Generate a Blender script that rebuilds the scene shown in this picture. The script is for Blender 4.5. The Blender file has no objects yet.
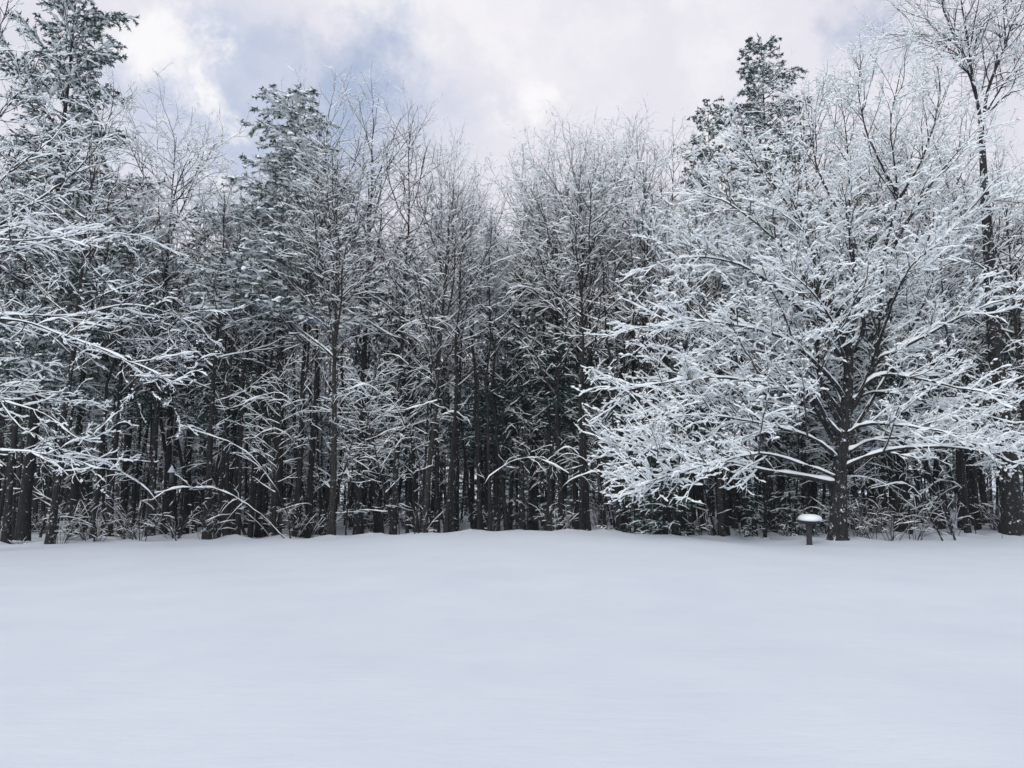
import bpy, math
import numpy as np
from mathutils import Vector

C = bpy.context.scene.collection
PI = math.pi
UP = np.array([0.0, 0.0, 1.0])

# ------------------------------------------------------------------ camera
CAM_H = 1.62
PITCH = math.radians(7.5)
FPX = 788.0
cam_d = bpy.data.cameras.new('camera')
cam_d.sensor_width = 36.0
cam_d.lens = FPX / 1024 * 36
cam_d.clip_start = 0.05
cam_d.clip_end = 6000
cam = bpy.data.objects.new('camera', cam_d)
C.objects.link(cam)
cam.location = (0, 0, CAM_H)
cam.rotation_euler = (PI / 2 + PITCH, 0, 0)
bpy.context.scene.camera = cam


def pt(px, py, d):
    """World point seen at pixel (px, py) of the photograph at ground distance d."""
    u = (px - 512) / FPX
    v = (384 - py) / FPX
    c, s = math.cos(PITCH), math.sin(PITCH)
    fy, fz = c - v * s, s + v * c
    k = d / fy
    return np.array([u * k, d, CAM_H + fz * k])


# ------------------------------------------------------------------ ground height
def sstep(a, b, x):
    t = np.clip((x - a) / (b - a), 0, 1)
    return t * t * (3 - 2 * t)


def gz(x, y):
    x = np.asarray(x, float)
    y = np.asarray(y, float)
    z = 0.30 * np.exp(-((x - 0.6) / 6.5) ** 2) * sstep(8, 24, y) * (1 - sstep(24.5, 32, y))
    z = z - 0.10 * sstep(-8, -17, x) * sstep(10, 24, y)
    z = z - 0.16 * sstep(23.6, 29, y) * (1 - 0.75 * sstep(6.0, 9.0, x))
    z = z + 0.10 * np.exp(-(((x - 10.0) / 1.1) ** 2 + ((y - 24.2) / 1.1) ** 2))
    z = z - 0.07 * np.exp(-(((x - 7.0) / 1.6) ** 2 + ((y - 24.0) / 4.0) ** 2))
    z = z + 0.035 * np.sin(x * 0.31 + y * 0.17 + 0.7) * np.sin(y * 0.23 - x * 0.11) * sstep(3, 9, y)
    z = z + 0.02 * np.sin(x * 0.8 + 0.6 * np.sin(y * 0.7)) * np.sin(y * 0.9 + 0.8 * x)
    r = np.sqrt(x * x + y * y)
    z = z + 0.05 * sstep(27, 33, y) * (np.sin(x * 1.7 + y) + np.sin(y * 1.9 - x * 0.6))
    z = z + sstep(24.2, 26, y) * (1 - sstep(40, 60, y)) * 0.09 * (np.sin(x * 2.3 + 1.3 * np.sin(y * 1.7)) * np.sin(y * 2.1 + x * 0.7) + 0.6 * np.sin(x * 4.1 + y))
    z = z + 10.0 * sstep(180, 900, r) * sstep(60, 160, y)
    return z


# ------------------------------------------------------------------ materials
def mat(name):
    m = bpy.data.materials.new(name)
    m.use_nodes = True
    nt = m.node_tree
    return m, nt, nt.nodes['Principled BSDF']


def noise_mix(nt, a, b, scale, lo, hi, detail=4.0, rough=0.6):
    tc = nt.nodes.new('ShaderNodeTexCoord')
    n = nt.nodes.new('ShaderNodeTexNoise')
    n.inputs['Scale'].default_value = scale
    n.inputs['Detail'].default_value = detail
    n.inputs['Roughness'].default_value = rough
    nt.links.new(tc.outputs['Object'], n.inputs['Vector'])
    r = nt.nodes.new('ShaderNodeValToRGB')
    r.color_ramp.elements[0].position = lo
    r.color_ramp.elements[1].position = hi
    r.color_ramp.elements[0].color = (*a, 1)
    r.color_ramp.elements[1].color = (*b, 1)
    nt.links.new(n.outputs['Fac'], r.inputs['Fac'])
    return r, n, tc


def snow_material(name, a, b, scale, bump=0.0, bscale=30):
    m, nt, p = mat(name)
    r, n, tc = noise_mix(nt, a, b, scale, 0.35, 0.65)
    nt.links.new(r.outputs['Color'], p.inputs['Base Color'])
    p.inputs['Roughness'].default_value = 0.85
    p.inputs['Specular IOR Level'].default_value = 0.15
    if bump:
        n2 = nt.nodes.new('ShaderNodeTexNoise')
        n2.inputs['Scale'].default_value = bscale
        n2.inputs['Detail'].default_value = 6
        n2.inputs['Roughness'].default_value = 0.65
        mp = nt.nodes.new('ShaderNodeMapping')
        mp.inputs['Scale'].default_value = (0.35, 1.0, 1.0)
        nt.links.new(tc.outputs['Object'], mp.inputs['Vector'])
        nt.links.new(mp.outputs['Vector'], n2.inputs['Vector'])
        bm = nt.nodes.new('ShaderNodeBump')
        bm.inputs['Strength'].default_value = bump
        bm.inputs['Distance'].default_value = 0.03
        nt.links.new(n2.outputs['Fac'], bm.inputs['Height'])
        nt.links.new(bm.outputs['Normal'], p.inputs['Normal'])
    return m


def bark_material(name, a, b, snow_amt):
    m, nt, p = mat(name)
    r, n, tc = noise_mix(nt, a, b, 3.0, 0.3, 0.7)
    mp = nt.nodes.new('ShaderNodeMapping')
    mp.inputs['Scale'].default_value = (1.0, 1.0, 0.22)
    n.inputs['Scale'].default_value = 22
    nt.links.new(tc.outputs['Object'], mp.inputs['Vector'])
    nt.links.new(mp.outputs['Vector'], n.inputs['Vector'])
    # flecks of blown snow stuck in the bark
    n2 = nt.nodes.new('ShaderNodeTexNoise')
    n2.inputs['Scale'].default_value = 7.0
    n2.inputs['Detail'].default_value = 8
    n2.inputs['Roughness'].default_value = 0.75
    nt.links.new(tc.outputs['Object'], n2.inputs['Vector'])
    r2 = nt.nodes.new('ShaderNodeValToRGB')
    r2.color_ramp.elements[0].position = 0.66 - snow_amt
    r2.color_ramp.elements[1].position = 0.70 - snow_amt
    nt.links.new(n2.outputs['Fac'], r2.inputs['Fac'])
    mx = nt.nodes.new('ShaderNodeMix')
    mx.data_type = 'RGBA'
    nt.links.new(r2.outputs['Color'], mx.inputs['Factor'])
    nt.links.new(r.outputs['Color'], mx.inputs['A'])
    mx.inputs['B'].default_value = (0.75, 0.78, 0.83, 1)
    nt.links.new(mx.outputs['Result'], p.inputs['Base Color'])
    p.inputs['Roughness'].default_value = 0.9
    p.inputs['Specular IOR Level'].default_value = 0.2
    bm = nt.nodes.new('ShaderNodeBump')
    bm.inputs['Strength'].default_value = 0.8
    bm.inputs['Distance'].default_value = 0.03
    nt.links.new(n.outputs['Fac'], bm.inputs['Height'])
    nt.links.new(bm.outputs['Normal'], p.inputs['Normal'])
    return m


M = {}
M['field'] = snow_material('snow_field', (0.675, 0.735, 0.805), (0.71, 0.765, 0.825), 0.6, 0.4, 4.0)
M['snow'] = snow_material('branch_snow', (0.83, 0.895, 0.92), (0.91, 0.945, 0.96), 3.0)
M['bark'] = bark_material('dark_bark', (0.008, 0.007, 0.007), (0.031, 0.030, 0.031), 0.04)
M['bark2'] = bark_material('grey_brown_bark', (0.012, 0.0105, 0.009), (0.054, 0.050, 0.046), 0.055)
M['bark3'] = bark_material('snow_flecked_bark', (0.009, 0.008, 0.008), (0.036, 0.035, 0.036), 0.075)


def plain(name, a, b, scale=4.0, rough=0.8):
    m, nt, p = mat(name)
    r, n, tc = noise_mix(nt, a, b, scale, 0.3, 0.7)
    nt.links.new(r.outputs['Color'], p.inputs['Base Color'])
    p.inputs['Roughness'].default_value = rough
    return m


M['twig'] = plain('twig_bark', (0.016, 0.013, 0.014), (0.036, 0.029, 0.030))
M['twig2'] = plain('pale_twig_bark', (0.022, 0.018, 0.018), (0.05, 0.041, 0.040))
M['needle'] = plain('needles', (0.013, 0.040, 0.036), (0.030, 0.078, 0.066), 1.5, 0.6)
M['stone'] = plain('dark_cast_stone', (0.014, 0.015, 0.019), (0.032, 0.034, 0.040), 20)
M['metal'] = plain('grey_painted_metal', (0.34, 0.38, 0.40), (0.44, 0.48, 0.50), 9, 0.5)
M['wire'] = plain('black_wire', (0.02, 0.02, 0.02), (0.03, 0.03, 0.03), 9, 0.5)


# ------------------------------------------------------------------ mesh helpers
def norm(v):
    return v / np.maximum(np.linalg.norm(v, axis=-1, keepdims=True), 1e-9)


class MB:
    """Collects quads/tris as numpy blocks and builds one mesh."""

    def __init__(self):
        self.v, self.q, self.t, self.n = [], [], [], 0

    def add(self, verts, quads=None, tris=None):
        if quads is not None and len(quads):
            self.q.append(quads + self.n)
        if tris is not None and len(tris):
            self.t.append(tris + self.n)
        self.v.append(verts)
        self.n += len(verts)

    def rings(self, V):
        """V: (B, M, S, 3) closed rings joined along M."""
        B, m, S, _ = V.shape
        if B == 0:
            return
        b = np.arange(B)[:, None, None] * (m * S)
        i = np.arange(m - 1)[None, :, None] * S
        s = np.arange(S)[None, None, :]
        s2 = (s + 1) % S
        q = np.stack([b + i + s, b + i + s2, b + i + S + s2, b + i + S + s], -1).reshape(-1, 4)
        self.add(V.reshape(-1, 3), q)

    def mesh(self, name, smooth=True):
        me = bpy.data.meshes.new(name)
        V = np.concatenate(self.v).astype(np.float32)
        q = np.concatenate(self.q) if self.q else np.zeros((0, 4), int)
        t = np.concatenate(self.t) if self.t else np.zeros((0, 3), int)
        me.vertices.add(len(V))
        me.vertices.foreach_set('co', V.ravel())
        nl = q.size + t.size
        me.loops.add(nl)
        me.loops.foreach_set('vertex_index', np.concatenate([q.ravel(), t.ravel()]).astype(np.int32))
        me.polygons.add(len(q) + len(t))
        st = np.concatenate([np.arange(len(q)) * 4, q.size + np.arange(len(t)) * 3]).astype(np.int32)
        me.polygons.foreach_set('loop_start', st)
        me.update(calc_edges=True)
        if smooth:
            me.polygons.foreach_set('use_smooth', np.ones(len(me.polygons), bool))
        me.validate()
        return me

    def build(self, name, material, parent=None, smooth=True):
        me = self.mesh(name, smooth)
        me.materials.append(material)
        o = bpy.data.objects.new(name, me)
        C.objects.link(o)
        if parent is not None:
            o.parent = parent
        return o


def frames(P):
    T = np.empty_like(P)
    T[:, 1:-1] = P[:, 2:] - P[:, :-2]
    T[:, 0] = P[:, 1] - P[:, 0]
    T[:, -1] = P[:, -1] - P[:, -2]
    T = norm(T)
    ref = np.where(np.abs(T[:, :, 2:3]) > 0.97, np.array([0.0, 1.0, 0.0]), UP)
    side = norm(np.cross(T, ref))
    upv = np.cross(side, T)
    return T, side, upv


def tubes(mb, P, R, S):
    T, side, upv = frames(P)
    a = np.arange(S) / S * 2 * PI
    V = P[:, :, None] + R[:, :, None, None] * (np.cos(a)[None, None, :, None] * side[:, :, None]
                                               + np.sin(a)[None, None, :, None] * upv[:, :, None])
    mb.rings(V)


SEC5 = np.array([(-1, -0.15), (-0.72, 0.62), (0.0, 1.0), (0.72, 0.62), (1, -0.15), (0.0, -0.45)])
SEC4 = np.array([(-1, 0.0), (0, 1.0), (1, 0.0), (0, -0.45)])


def snow_on(mb, rng, P, R, amin, hbase, sec, cover=1.0, lump=0.45, hk=0.75, hmax=0.11):
    """Ridge of snow lying along the top of every branch of P."""
    B, m, _ = P.shape
    T, side, upv = frames(P)
    flat = np.sqrt(np.clip(1 - T[:, :, 2] ** 2, 0, 1))          # 1 = level, 0 = upright
    f = sstep(0.35, 0.92, flat) * 0.93 + 0.07
    l = 1 + lump * rng.normal(size=(B, m))
    l = np.clip(l, 0.25, 2.1)
    keep = (rng.random((B, 1)) < cover)
    a = np.maximum(R * 0.92, amin * l) * np.sqrt(f)
    h = np.minimum(hbase + hk * R, hmax) * l * f
    taper = np.ones(m)
    taper[-1] = 0.6
    taper[0] = 0.55
    a = a * taper * keep
    h = h * taper * keep
    sel = keep[:, 0]
    P, R, side, upv, a, h = P[sel], R[sel], side[sel], upv[sel], a[sel], h[sel]
    base = P + upv * (R * 0.55)[:, :, None]
    V = (base[:, :, None] + (a[:, :, None] * sec[None, None, :, 0])[..., None] * side[:, :, None]
         + (h[:, :, None] * sec[None, None, :, 1])[..., None] * upv[:, :, None])
    mb.rings(V)


def puffs(mb, rng, pts, n, r=(0.03, 0.075)):
    """Small cushions of snow caught where twigs meet."""
    c = pts[rng.integers(len(pts), size=n)] + np.array([0, 0, 0.02])
    rr = rng.uniform(r[0], r[1], n) * (0.6 + 0.4 * rng.random(n))
    a = np.arange(6) / 6 * 2 * PI
    prof = np.array([(0.02, -0.42), (0.85, -0.30), (1.0, 0.1), (0.62, 0.55), (0.02, 0.70)])
    V = np.stack([prof[:, None, 0] * np.cos(a)[None], prof[:, None, 0] * np.sin(a)[None], np.repeat(prof[:, 1:2], 6, 1)], -1)
    V = V[None] * rr[:, None, None, None] * rng.uniform(0.7, 1.35, (n, 1, 6, 1)) * rng.uniform(0.75, 1.3, (n, 1, 1, 3))
    mb.rings(V + c[:, None, None])


def resample(pts, m):
    pts = np.asarray(pts, float)
    n = len(pts)
    ext = np.vstack([2 * pts[0] - pts[1], pts, 2 * pts[-1] - pts[-2]])
    out = []
    for s in np.linspace(0, n - 1 - 1e-6, m):
        i = int(s)
        t = s - i
        p0, p1, p2, p3 = ext[i], ext[i + 1], ext[i + 2], ext[i + 3]
        out.append(0.5 * (2 * p1 + (p2 - p0) * t + (2 * p0 - 5 * p1 + 4 * p2 - p3) * t * t
                          + (3 * p1 - p0 - 3 * p2 + p3) * t ** 3))
    return np.array(out)


def plen(P):
    return np.linalg.norm(np.diff(P, axis=1), axis=2).sum(1)


def spawn(rng, P, R, dens, nmin, t0, t1, ang, lenf, m, rk, up, droop, wig, flat=1.0, lmax=99.0, upang=0.0, tpow=1.0, lift=0.0):
    """Grow a generation of branches along every branch of P (B, M, 3)."""
    B, m0, _ = P.shape
    L = plen(P)
    n = np.maximum(nmin, np.round(dens * L)).astype(int)
    idx = np.repeat(np.arange(B), n)
    st = np.concatenate([[0], np.cumsum(n)[:-1]])
    k = np.arange(len(idx)) - st[idx]
    t = t0 + (t1 - t0) * ((k + rng.random(len(idx))) / n[idx]) ** tpow
    f = np.clip(t, 0, 0.999) * (m0 - 1)
    i = f.astype(int)
    w = (f - i)[:, None]
    base = P[idx, i] * (1 - w) + P[idx, i + 1] * w
    T = norm(P[idx, i + 1] - P[idx, i])
    rad = R[idx, i] * (1 - w[:, 0]) + R[idx, i + 1] * w[:, 0]
    ref = np.where(np.abs(T[:, 2:3]) > 0.95, np.array([0.36, 0.93, 0.0]), UP)
    side = norm(np.cross(T, ref))
    upv = np.cross(side, T)
    phi = k * 2.39996 + rng.random(B)[idx] * 6.283 + rng.normal(0, 0.45, len(idx))
    A = np.radians(rng.uniform(ang[0], ang[1], len(idx)) + upang * (1 - t) * 1.0)
    d = (np.cos(A)[:, None] * T + np.sin(A)[:, None]
         * (np.cos(phi)[:, None] * side + flat * np.sin(phi)[:, None] * upv))
    d[:, 2] += lift
    d = norm(d)
    ln = np.minimum(L[idx] * lenf(t) * rng.uniform(0.65, 1.25, len(idx)), lmax)
    r0 = np.minimum(rad * 0.8, rk * ln + 0.0022)
    N = len(idx)
    Q = np.empty((N, m, 3))
    Q[:, 0] = base
    step = (ln / (m - 1))[:, None]
    bias = np.zeros((N, 3))
    for j in range(1, m):
        s = j / (m - 1)
        bias[:, 2] = up - droop * s
        d = norm(d + bias + rng.normal(0, wig, (N, 3)))
        Q[:, j] = Q[:, j - 1] + d * step
    RR = r0[:, None] * np.linspace(1, 0.35, m)[None]
    return Q, RR


def tag(o, label, cat, group=None, kind=None):
    if label:
        o['label'] = label
    if cat:
        o['category'] = cat
    if group:
        o['group'] = group
    if kind:
        o['kind'] = kind
    return o


def empty(name, loc, rz=0.0, label=None, cat=None, group=None):
    o = bpy.data.objects.new(name, None)
    o.empty_display_size = 0.3
    C.objects.link(o)
    o.location = loc
    o.rotation_euler = (0, 0, rz)
    return tag(o, label, cat, group)


def copy_tree(src, name=None):
    """Copy a thing with its parts and their sub-parts; meshes are shared."""
    c = src.copy()
    if name:
        c.name = name
    C.objects.link(c)
    for part in KIDS[src.name]:
        k = part.copy()
        C.objects.link(k)
        k.parent = c
        for sub in SUBS.get(part.name, ()):
            g = sub.copy()
            C.objects.link(g)
            g.parent = k
    return c


SUBS = {}


def sub(o, parent):
    """Remember o as a sub-part of the part it hangs on."""
    SUBS.setdefault(parent.name, []).append(o)
    return o


KIDS = {}


# ------------------------------------------------------------------ trees
def twigs_and_snow(root, rng, trunk, limbs, gens, barkm, twigm, snow, limb_parts=False, trunk_sides=10, puff=0, pr=(0.03, 0.075)):
    """trunk: (P, R); limbs: list of (P[1], R) generation blocks drawn as part 'crown' with
    snow; gens: later generations."""
    tb = MB()
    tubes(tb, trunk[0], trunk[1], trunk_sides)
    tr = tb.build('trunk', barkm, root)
    sn = MB()
    cr = MB()
    if snow['trunk']:
        snow_on(sn, rng, trunk[0], trunk[1], 0.01, 0.03, SEC5, 1.0, 0.3, 0.2, 0.05)
    for gi, (P, R) in enumerate(limbs):
        if limb_parts and gi == 0:
            for b in range(len(P)):
                lb = MB()
                tubes(lb, P[b:b + 1], R[b:b + 1], 6)
                lo = lb.build('limb', barkm, root)
                ls = MB()
                snow_on(ls, rng, P[b:b + 1], R[b:b + 1], snow['a'] * 1.3, snow['h'] * 1.2, SEC5, 1.0, snow['lump'] * 0.8, snow['hk'] * 0.85)
                sub(ls.build('snow_ridge', M['snow'], lo), lo)
            continue
        tubes(cr, P, R, 5)
        snow_on(sn, rng, P, R, snow['a'] * 1.3, snow['h'] * 1.2, SEC5, 1.0, snow['lump'] * 0.7, snow['hk'])
    for g, (P, R) in enumerate(gens):
        tubes(cr, P, R, 4 if g == 0 else 3)
        snow_on(sn, rng, P, R, snow['a'] * (1.1 if g == 0 else 1.0), snow['h'], SEC5 if g == 0 else SEC4,
                snow['cover'], snow['lump'], snow['hk'])
    if puff:
        puffs(sn, rng, np.concatenate([gens[-1][0].reshape(-1, 3), gens[-2][0].reshape(-1, 3)]), puff, pr)
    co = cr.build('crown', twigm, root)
    sub(sn.build('snow_load', M['snow'], co), co)
    return tr


def make_tree(name, seed, H=16.0, r=0.16, lean=(0, 0), bend=1.0, t0=0.15, dens1=2.6, ang1=(55, 80), reach=0.26,
              up1=0.06, droop1=0.06, dens2=2.2, dens3=3.2, dens4=3.2, barkm='bark', twigm='twig',
              snow=None, shape='tall', limb_parts=False, tpow=0.6, light=False, l2=0.50, low=0.18):
    rng = np.random.default_rng(seed)
    root = empty(name, (0, 0, 0))
    sn = dict(a=0.0095, h=0.017, cover=0.62, lump=0.45, hk=0.75, trunk=False)
    if snow:
        sn.update(snow)
    m = 16
    z = np.linspace(-0.35, H, m)
    t = z.clip(0) / H
    wob = np.cumsum(rng.normal(0, 0.045 * bend * H / 16, (m, 2)), axis=0)
    wob -= wob[0]
    wob = wob * 0.6
    x = lean[0] * t ** 1.2 + wob[:, 0] * np.minimum(1, t * 3)
    y = lean[1] * t ** 1.2 + wob[:, 1] * np.minimum(1, t * 3)
    P0 = np.stack([x, y, z], -1)[None]
    R0 = (r * (1 - 0.93 * t ** 0.9) + r * 0.55 * np.exp(-t * H / 0.35))[None]
    R0 = np.maximum(R0, 0.008)

    if shape == 'tall':
        lenf = lambda u: reach * (low + (1.25 - low) * sstep(0.22, 0.62, u)) * (1.22 - 0.80 * u)
    elif shape == 'vase':
        lenf = lambda u: reach * (0.15 + 1.4 * sstep(0.25, 0.6, u)) * (1.15 - 0.75 * u)
    else:
        lenf = lambda u: reach * (1.15 - 0.75 * u)
    P1, R1 = spawn(rng, P0, R0, dens1, 8, t0, 0.985, ang1, lenf, 11, 0.0115, up1, droop1, 0.085, tpow=tpow)
    # upper limbs rise, lower ones stay level and sag
    limbs = [(P1, R1)]
    P2, R2 = spawn(rng, P1, R1, dens2, 3, 0.18, 0.98, (28, 55), lambda u: l2 * (1.1 - 0.6 * u), 7, 0.0095, up1 * 0.8, droop1 * 1.2, 0.15, 0.9)
    P3, R3 = spawn(rng, P2, R2, dens3, 2, 0.15, 1.0, (28, 58), lambda u: 0.48 * (1.1 - 0.5 * u), 5, 0.0095, up1, droop1 * 2.0, 0.20, 0.9, 1.0)
    gens = [(P2, R2), (P3, R3)]
    if not light:
        gens.append(spawn(rng, P3, R3, dens4, 1, 0.15, 1.0, (28, 65), lambda u: 0.55 * (1.1 - 0.4 * u), 3, 0.010, up1, droop1 * 2.0, 0.18, 0.9, 0.5))
    twigs_and_snow(root, rng, (P0, R0), limbs, gens, M[barkm], M[twigm], sn, limb_parts)
    KIDS[root.name] = list(root.children)
    return root


def make_conifer(name, seed, H=15.0, r=0.16, reach=0.19, t0=0.1, dens1=4.2, snow_w=0.05, snow_h=0.04, cover=0.85,
                 droop=0.10, up=0.02, ang=(78, 98), tuft=5, nl=0.13, dens2=3.6, dens3=4.0, shape=1.0):
    rng = np.random.default_rng(seed)
    root = empty(name, (0, 0, 0))
    m = 14
    z = np.linspace(-0.3, H, m)
    t = z.clip(0) / H
    wob = np.cumsum(rng.normal(0, 0.02, (m, 2)), axis=0)
    P0 = np.stack([wob[:, 0], wob[:, 1], z], -1)[None]
    R0 = np.maximum(r * (1 - 0.96 * t) + r * 0.4 * np.exp(-t * H / 0.3), 0.012)[None]
    P1, R1 = spawn(rng, P0, R0, dens1, 8, t0, 0.99, ang, lambda u: reach * (1.06 - u) ** shape + 0.018, 9, 0.010, up, droop, 0.05)
    P2, R2 = spawn(rng, P1, R1, dens2, 3, 0.12, 1.0, (40, 65), lambda u: 0.42 * (1.15 - 0.8 * u), 5, 0.008, 0.0, droop * 1.2, 0.07, 0.3, 1.3)
    P3, R3 = spawn(rng, P2, R2, dens3, 2, 0.1, 1.0, (35, 60), lambda u: 0.45 * (1.1 - 0.5 * u), 3, 0.007, 0.0, droop, 0.08, 0.35, 0.5)
    tb = MB()
    tubes(tb, P0, R0, 8)
    tb.build('trunk', M['bark'], root)
    br = MB()
    tubes(br, P1, R1, 4)
    tubes(br, P2, R2, 3)
    bo = br.build('branches', M['twig'], root)
    # needle sprays
    nd = MB()
    for P, cnt in ((P2, tuft), (P3, tuft)):
        B, mm, _ = P.shape
        T = norm(P[:, 1:] - P[:, :-1])
        tt = rng.random((B, mm - 1, cnt, 1))
        base = P[:, :-1, None] * (1 - tt) + P[:, 1:, None] * tt
        d = norm(T[:, :, None] * 0.9 + rng.normal(0, 0.55, (B, mm - 1, cnt, 3)) * np.array([1, 1, 0.55]) + np.array([0, 0, -0.12]))
        w = norm(np.cross(d, rng.normal(size=d.shape)))
        ln = nl * rng.uniform(0.6, 1.3, (B, mm - 1, cnt, 1))
        ww = ln * 0.13
        V = np.stack([base - w * ww, base + w * ww, base + d * ln + w * ww * 0.3, base + d * ln - w * ww * 0.3], -2).reshape(-1, 3)
        q = np.arange(len(V)).reshape(-1, 4)
        nd.add(V, q)
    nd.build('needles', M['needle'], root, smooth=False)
    sn = MB()
    snow_on(sn, rng, P1, R1, snow_w * 0.7, snow_h * 0.8, SEC5, cover, 0.45, 0.5)
    snow_on(sn, rng, P2, R2, snow_w, snow_h, SEC5, cover, 0.5, 0.5)
    snow_on(sn, rng, P3, R3, snow_w * 0.95, snow_h * 0.8, SEC4, cover * 0.9, 0.55, 0.5)
    sub(sn.build('snow_load', M['snow'], bo), bo)
    KIDS[root.name] = list(root.children)
    return root


def make_shrub(name, seed, H=1.6, n=14, spread=0.8, twig='twig', a=0.010, h=0.016, cover=1.0):
    rng = np.random.default_rng(seed)
    root = empty(name, (0, 0, 0))
    m = 8
    az = rng.random(n) * 2 * PI
    d = norm(np.stack([np.cos(az) * spread * rng.random(n), np.sin(az) * spread * rng.random(n), np.ones(n)], -1))
    ln = H * rng.uniform(0.6, 1.2, n)
    P = np.empty((n, m, 3))
    P[:, 0] = np.stack([np.cos(az), np.sin(az), np.zeros(n)], -1) * 0.15 * rng.random((n, 1))
    P[:, 0, 2] = -0.15
    for j in range(1, m):
        s = j / m
        hz = norm(d * np.array([1, 1, 0]) + 1e-6)
        d = norm(d + hz * 0.10 * s * spread + np.array([0, 0, -0.10 * s * spread]) + rng.normal(0, 0.07, (n, 3)))
        P[:, j] = P[:, j - 1] + d * (ln / (m - 1))[:, None]
    R = (0.006 + 0.006 * ln / H)[:, None] * np.linspace(1, 0.4, m)[None]
    P2, R2 = spawn(rng, P, R, 4.5, 2, 0.15, 1, (30, 70), lambda u: 0.42 * (1.1 - 0.5 * u), 5, 0.008, 0.02, 0.12, 0.12)
    P3, R3 = spawn(rng, P2, R2, 5.0, 1, 0.15, 1, (30, 70), lambda u: 0.5 * (1.1 - 0.5 * u), 3, 0.008, 0.0, 0.1, 0.12)
    st = MB()
    tubes(st, P, R, 4)
    st.build('stems', M['twig'], root)
    tw = MB()
    tubes(tw, P2, R2, 3)
    tubes(tw, P3, R3, 3)
    two = tw.build('twigs', M[twig], root)
    sn = MB()
    snow_on(sn, rng, P, R, a * 1.2, h * 1.1, SEC4, 0.9 * cover, 0.4)
    snow_on(sn, rng, P2, R2, a, h, SEC4, 0.55 * cover, 0.5)
    snow_on(sn, rng, P3, R3, a, h, SEC4, 0.4 * cover, 0.5)
    sub(sn.build('snow_load', M['snow'], two), two)
    KIDS[root.name] = list(root.children)
    return root


def make_traced(name, seed, base, trunk, limbs, auto=None, twl=(2.2, 3.6, 4.6), barkm='bark3', twigm='twig2', snow=None,
                limb_parts=True, up=0.05, droop=0.07, l2=0.42, trunk_sides=12, lm=(9, 9, 9), flat2=0.8, puff=0, t2=0.14, lift=0.0, pr=(0.03, 0.075), second=None):
    """A tree whose trunk and main limbs are given as world points."""
    rng = np.random.default_rng(seed)
    base = np.asarray(base, float)
    root = empty(name, base)
    sn = dict(a=0.02, h=0.034, cover=0.95, lump=0.5, hk=0.75, trunk=False)
    if snow:
        sn.update(snow)
    tp, r0, r1 = trunk
    P0 = resample(np.asarray(tp) - base, 18)[None]
    s = np.linspace(0, 1, 18)
    R0 = (r0 + (r1 - r0) * s + r0 * 0.35 * np.exp(-s * 30))[None]
    blocks_P, blocks_R = [], []
    for pts, a, b in limbs:
        P = resample(np.asarray(pts) - base, 25)
        P[1:] += np.cumsum(rng.normal(0, 0.022, (24, 3)), axis=0) * 0.6
        blocks_P.append(P)
        blocks_R.append(a + (b - a) * np.linspace(0, 1, 25) ** 0.6)
    P1 = np.array(blocks_P)
    R1 = np.array(blocks_R)
    if auto:
        Pa, Ra = spawn(rng, P0, R0, auto['dens'], 3, auto['t0'], 0.98, auto['ang'], auto['len'], 25, 0.0115, auto['up'], auto['droop'], 0.08)
        P1 = np.concatenate([P1, Pa])
        R1 = np.concatenate([R1, Ra])
    lim = [(P1, R1)]
    if second:
        Pb, Rb = spawn(rng, P1, R1, second[0], 2, 0.22, 0.92, (28, 55), lambda u: second[1] * (1.15 - 0.6 * u), 25, 0.0115, up, droop, 0.09, 0.6, second[2], lift=lift)
        lim.append((Pb, Rb))
        P1 = np.concatenate([P1, Pb])
        R1 = np.concatenate([R1, Rb])
    P2, R2 = spawn(rng, P1, R1, twl[0], 4, t2, 0.99, (32, 66), lambda u: l2 * (1.15 - 0.62 * u), 8, 0.0095, up, droop, 0.13, flat2, lm[0], lift=lift)
    P3, R3 = spawn(rng, P2, R2, twl[1], 2, 0.12, 1.0, (28, 58), lambda u: 0.46 * (1.1 - 0.5 * u), 6, 0.0095, up, droop * 1.5, 0.19, flat2, lm[1], lift=lift)
    P4, R4 = spawn(rng, P3, R3, twl[2], 2, 0.12, 1.0, (25, 55), lambda u: 0.55 * (1.1 - 0.4 * u), 4, 0.010, up, droop * 1.5, 0.20, flat2, lm[2])
    twigs_and_snow(root, rng, (P0, R0), lim, [(P2, R2), (P3, R3), (P4, R4)], M[barkm], M[twigm], sn, limb_parts, trunk_sides, puff, pr)
    KIDS[root.name] = list(root.children)
    return root


# ------------------------------------------------------------------ the setting
def build_ground():
    xs = np.concatenate([-np.geomspace(40, 1500, 26)[::-1], np.linspace(-39, 39, 196), np.geomspace(40, 1500, 26)])
    ys = np.concatenate([-np.geomspace(12, 1500, 14)[::-1], np.linspace(-10, 45, 221), np.geomspace(46, 1500, 40)])
    X, Y = np.meshgrid(xs, ys)
    Z = gz(X, Y)
    V = np.stack([X, Y, Z], -1).reshape(-1, 3)
    nx, ny = len(xs), len(ys)
    i = np.arange(ny - 1)[:, None] * nx + np.arange(nx - 1)[None]
    q = np.stack([i, i + 1, i + nx + 1, i + nx], -1).reshape(-1, 4)
    mb = MB()
    mb.add(V, q)
    return tag(mb.build('snow_ground', M['field']), 'smooth untrodden snow field rising gently to the edge of the woods', 'ground', kind='structure')


build_ground()

# ------------------------------------------------------------------ big maple by the bird bath
D = 24.0
b = pt(838, 541, D)
b[2] = float(gz(b[0], b[1])) - 0.12


def tr(pts):
    """pixel columns/rows with distance -> world points."""
    return [pt(*p) for p in pts]


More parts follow.
